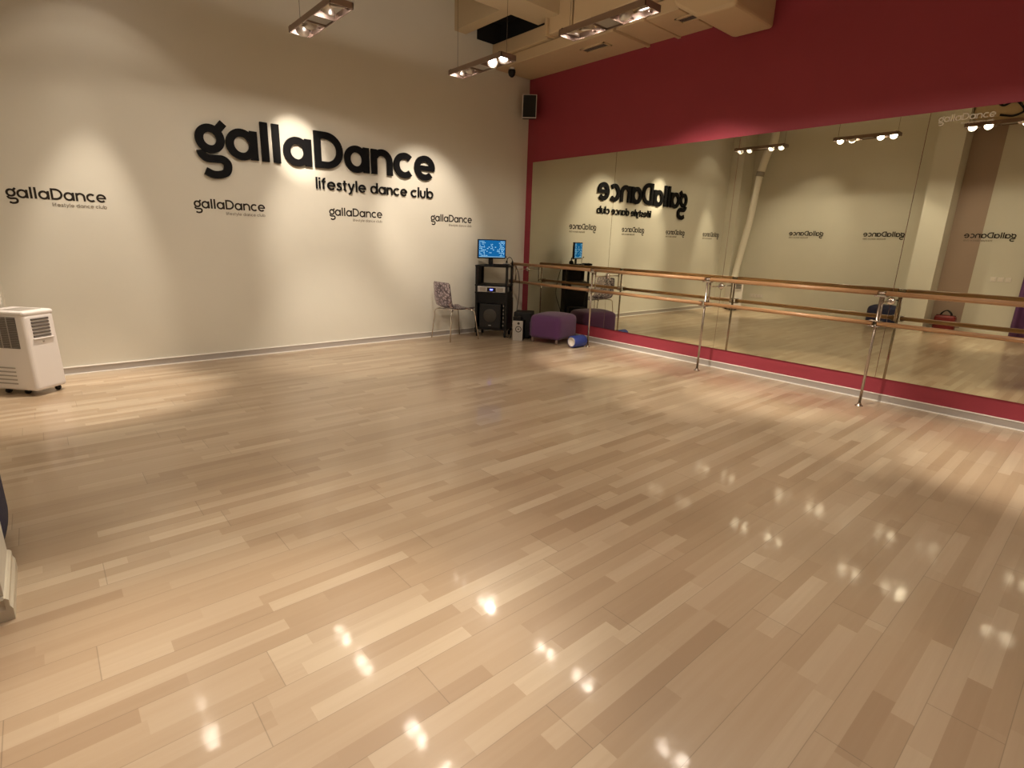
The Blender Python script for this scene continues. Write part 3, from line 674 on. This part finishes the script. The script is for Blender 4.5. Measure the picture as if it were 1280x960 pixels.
# cables falling beside the rack
def cable(pts, r, lab):
    P = smooth_pts3(pts); return tag(MB().tube(P, r, 8).build('cable', M['black']), lab, 'cable')
def smooth_pts3(P, k=8):
    P = [Vector(p) for p in P]; out = []
    for i in range(len(P)-1):
        p0 = P[max(i-1, 0)]; p1 = P[i]; p2 = P[i+1]; p3 = P[min(i+2, len(P)-1)]
        for j in range(k):
            t = j/k; out.append(.5*((2*p1)+(-p0+p2)*t+(2*p0-5*p1+4*p2-p3)*t*t+(-p0+3*p1-3*p2+p3)*t**3))
    return out+[P[-1]]
cable([(-.52, -.42, 1.06), (-.45, -.42, .9), (-.42, -.40, .6), (-.50, -.45, .3), (-.44, -.5, .008), (-.3, -.42, .008), (-.1, -.3, .008)], .005, 'black cable falling behind the rack towards the corner floor')
cable([(-.83, -.72, .62), (-.81, -.70, .45), (-.83, -.72, .30), (-.82, -.70, .15), (-.83, -.70, .008), (-.86, -.62, .008)], .006, 'black cable looping down the right side of rack to floor')

# black box speaker and silver-faced speaker right of the rack
bs = thing('subwoofer', 'black subwoofer box half hidden behind the purple pouf', 'speaker', (-.80, -.72, 0), rz)
MB().box(0, 0, .012, .27, .30, .40, bev=.01).build('cabinet', M['black'], bs)
MB().box(.01, -.006, .03, .26, .004, .39, bev=.004).build('grille', M['grille'], bs)
for x, y in ((.03, .03), (.24, .03), (.03, .27), (.24, .27)): MB().lathe([(0, 0), (.015, 0), (.015, .014), (0, .014)], T=lambda v, x=x, y=y: Vector((x+v[0], y+v[1], v[2])), n=12).build('foot', M['black'], bs)
ss = thing('bookshelf_speaker', 'small silver-faced speaker on the floor between rack and purple pouf', 'speaker', (-.955, -.885, 0), rz)
MB().box(0, .006, 0, .150, .20, .30, bev=.005).build('cabinet', M['black'], ss)
MB().box(0, 0, .0, .150, .010, .30, bev=.004).build('front_panel', M['silver'], ss)
MB().lathe([(.048, -.002), (.046, .003), (.028, -.004), (.012, -.001), (0, .002)], T=lambda v: Vector((.085+v[0], -v[2]-.001, .175+v[1])), n=24).build('cone', M['cone'], ss)
MB().lathe([(.020, -.002), (.018, .003), (.0, .001)], T=lambda v: Vector((.085+v[0], -v[2]-.001, .262+v[1])), n=18).build('tweeter', M['cone'], ss)
dj = thing('cardboard_box', 'small dark box lying on the silver-faced speaker', 'box', (-.95, -.875, .30), rz)
MB().box(0, 0, 0, .12, .14, .055, bev=.003).build('carton', M['black'], dj)
MB().box(.0, .0, .050, .12, .14, .057, bev=.002).build('lid', M['black'], dj)

# ------------------------------------------------------------------ acrylic chair, facing the rack (+x)
ch = thing('chair', 'clear purplish acrylic chair with chrome legs beside the black rack', 'chair', (-1.84, -.305, 0))
PR = [(-.035, .845), (-.030, .80), (-.018, .72), (-.004, .62), (.014, .54), (.045, .487), (.10, .462), (.19, .455), (.29, .455), (.38, .460), (.44, .455), (.465, .435)]
PS = smooth_pts(PR, 4)
def shell(u, v):
    i = u*(len(PS)-1); k = min(int(i), len(PS)-2); f = i-k
    x = PS[k][0]*(1-f)+PS[k+1][0]*f; z = PS[k][1]*(1-f)+PS[k+1][1]*f
    s = (v-.5)*2
    hw = .205 + .018*math.sin(PI*min(1, u*1.3)) - (.03*max(0, (.06-u)/.06)) - (.035*max(0, (u-.93)/.07))
    curl = .030*(abs(s)**3)
    return Vector((x + curl*(1-u)*1.2, s*hw, z + curl*u*.8))
sh = MB().grid(shell, 44, 22).build('shell', M['acrylic'], ch)
so = sh.modifiers.new('thickness', 'SOLIDIFY'); so.thickness = .006
for sy in (-1, 1):
    MB().tube([(.09, sy*.165, .448), (.05, sy*.20, .440), (.03, sy*.212, .42), (-.012, sy*.245, .004)], .0085, 12).build('leg', M['chrome'], ch)
    MB().tube([(.37, sy*.165, .448), (.42, sy*.20, .440), (.445, sy*.212, .42), (.500, sy*.245, .004)], .0085, 12).build('leg', M['chrome'], ch)
MB().tube([(.09, -.165, .448), (.09, .165, .448)], .008, 10).tube([(.37, -.165, .448), (.37, .165, .448)], .008, 10).tube([(.09, -.10, .448), (.37, -.10, .448)], .008, 10).tube([(.09, .10, .448), (.37, .10, .448)], .008, 10).build('seat_frame', M['chrome'], ch)

# ------------------------------------------------------------------ things on the left wall, seen in the mirror
sk = thing('socket_panel', 'white four-gang power socket low on the left wall, seen in mirror', 'socket', (-7, -.80, .335))
MB().box(0, -.16, -.04, .008, .16, .04, bev=.003).build('plate', M['white'], sk)
for k in range(4): MB().lathe([(.026, .010), (.024, .004), (0, .004)], T=lambda v, k=k: Vector((v[2]+.002, -.12+k*.08+v[0], v[1])), n=18).build('socket', M['grey'], sk)
for k, lab in enumerate(('white light switch of three, mirrored nearest the right picture edge', 'middle white light switch of three mirrored above the barre', 'white light switch of three, mirrored nearest the dark red bag')):
    s_ = thing('light_switch', lab, 'switch', (-7, -5.315+k*.105, 1.04), 0, 'three light switches')
    MB().box(0, -.042, -.042, .008, .042, .042, bev=.003).build('plate', M['white'], s_)
    MB().box(.007, -.028, -.028, .012, .028, .028, bev=.002).build('rocker', M['paper'], s_)
bag = thing('bag', 'dark red bag with black handles beside the left pier, seen in mirror', 'bag', (-6.72, -4.60, 0))
bm = MB().box(-.10, -.17, 0, .10, .17, .34, bev=.05, seg=5, T=lambda p: Vector((p[0]*(1-.25*p[2]), p[1]*(1-.10*p[2]), p[2])))
for f_ in bm.bm.faces: f_.smooth = True
bm.build('bag_body', M['red'], bag)
for sx in (-1, 1): MB().tube(smooth_pts3([(sx*.05, -.09, .30), (sx*.035, -.07, .38), (sx*.02, .0, .43), (sx*.035, .07, .38), (sx*.05, .09, .30)]), .010, 8).build('handle', M['black'], bag)
MB().box(-.012, -.15, .332, .012, .15, .345, bev=.003).build('zip', M['black'], bag)
cu = thing('curtain', 'purple curtain at the right picture edge, seen in the mirror', 'curtain', (-6.97, -5.52, 0))
def cf(u, v): return Vector((.06+.03*math.sin(u*PI*2*7), -u*1.1, .02+v*2.2))
c_ = MB().grid(cf, 90, 3).build('cloth', M['curtain'], cu); so = c_.modifiers.new('thickness', 'SOLIDIFY'); so.thickness = .004
MB().tube([(.06, .05, 2.24), (.06, -1.15, 2.24)], .012, 12).build('rod', M['steel'], cu)
# soffit and loose cables on the left wall above
struct(MB().box(-6.999, -8.9, 3.77, -6.60, -4.34, ZC).build('ceiling_soffit', M['duct']))
cable([(-6.58, -4.60, 4.02), (-6.57, -4.72, 3.92), (-6.58, -4.85, 3.98), (-6.57, -4.95, 3.90), (-6.58, -5.0, 3.80), (-6.57, -4.88, 3.74), (-6.58, -4.7, 3.78)], .018, 'thick black cable loop high up in the mirror top right')

# ------------------------------------------------------------------ camera
cam = bpy.data.cameras.new('camera'); co = bpy.data.objects.new('camera', cam); C.objects.link(co)
cam.sensor_fit = 'HORIZONTAL'; cam.sensor_width = 36; cam.lens = 669.26/1280*36; cam.clip_start = .02; cam.clip_end = 100
r = Vector((0.75596952, -0.65385842, 0.03129302)); u = Vector((0.14635287, 0.2154159, 0.96549305)); f = Vector((0.63803678, 0.72530349, -0.25854191))
mw = Matrix((( r.x, u.x, -f.x, -6.19643), (r.y, u.y, -f.y, -6.86674), (r.z, u.z, -f.z, 1.45), (0, 0, 0, 1)))
co.matrix_world = mw
bpy.context.scene.camera = co
# ------------------------------------------------------------------ world + render look
w = bpy.data.worlds.new('world'); bpy.context.scene.world = w; w.use_nodes = True
w.node_tree.nodes['Background'].inputs[0].default_value = (0, 0, 0, 1); w.node_tree.nodes['Background'].inputs[1].default_value = 0
s = bpy.context.scene
s.view_settings.view_transform = 'Standard'; s.view_settings.look = 'None'; s.view_settings.gamma = 1; s.view_settings.use_curve_mapping = False
s.view_settings.exposure = 0.06
s.cycles.use_denoising = True; s.cycles.max_bounces = 8; s.cycles.diffuse_bounces = 5; s.cycles.glossy_bounces = 5; s.cycles.transparent_max_bounces = 12
s.cycles.caustics_reflective = True; s.cycles.sample_clamp_indirect = 6; s.cycles.use_light_tree = True; s.cycles.blur_glossy = 0.5
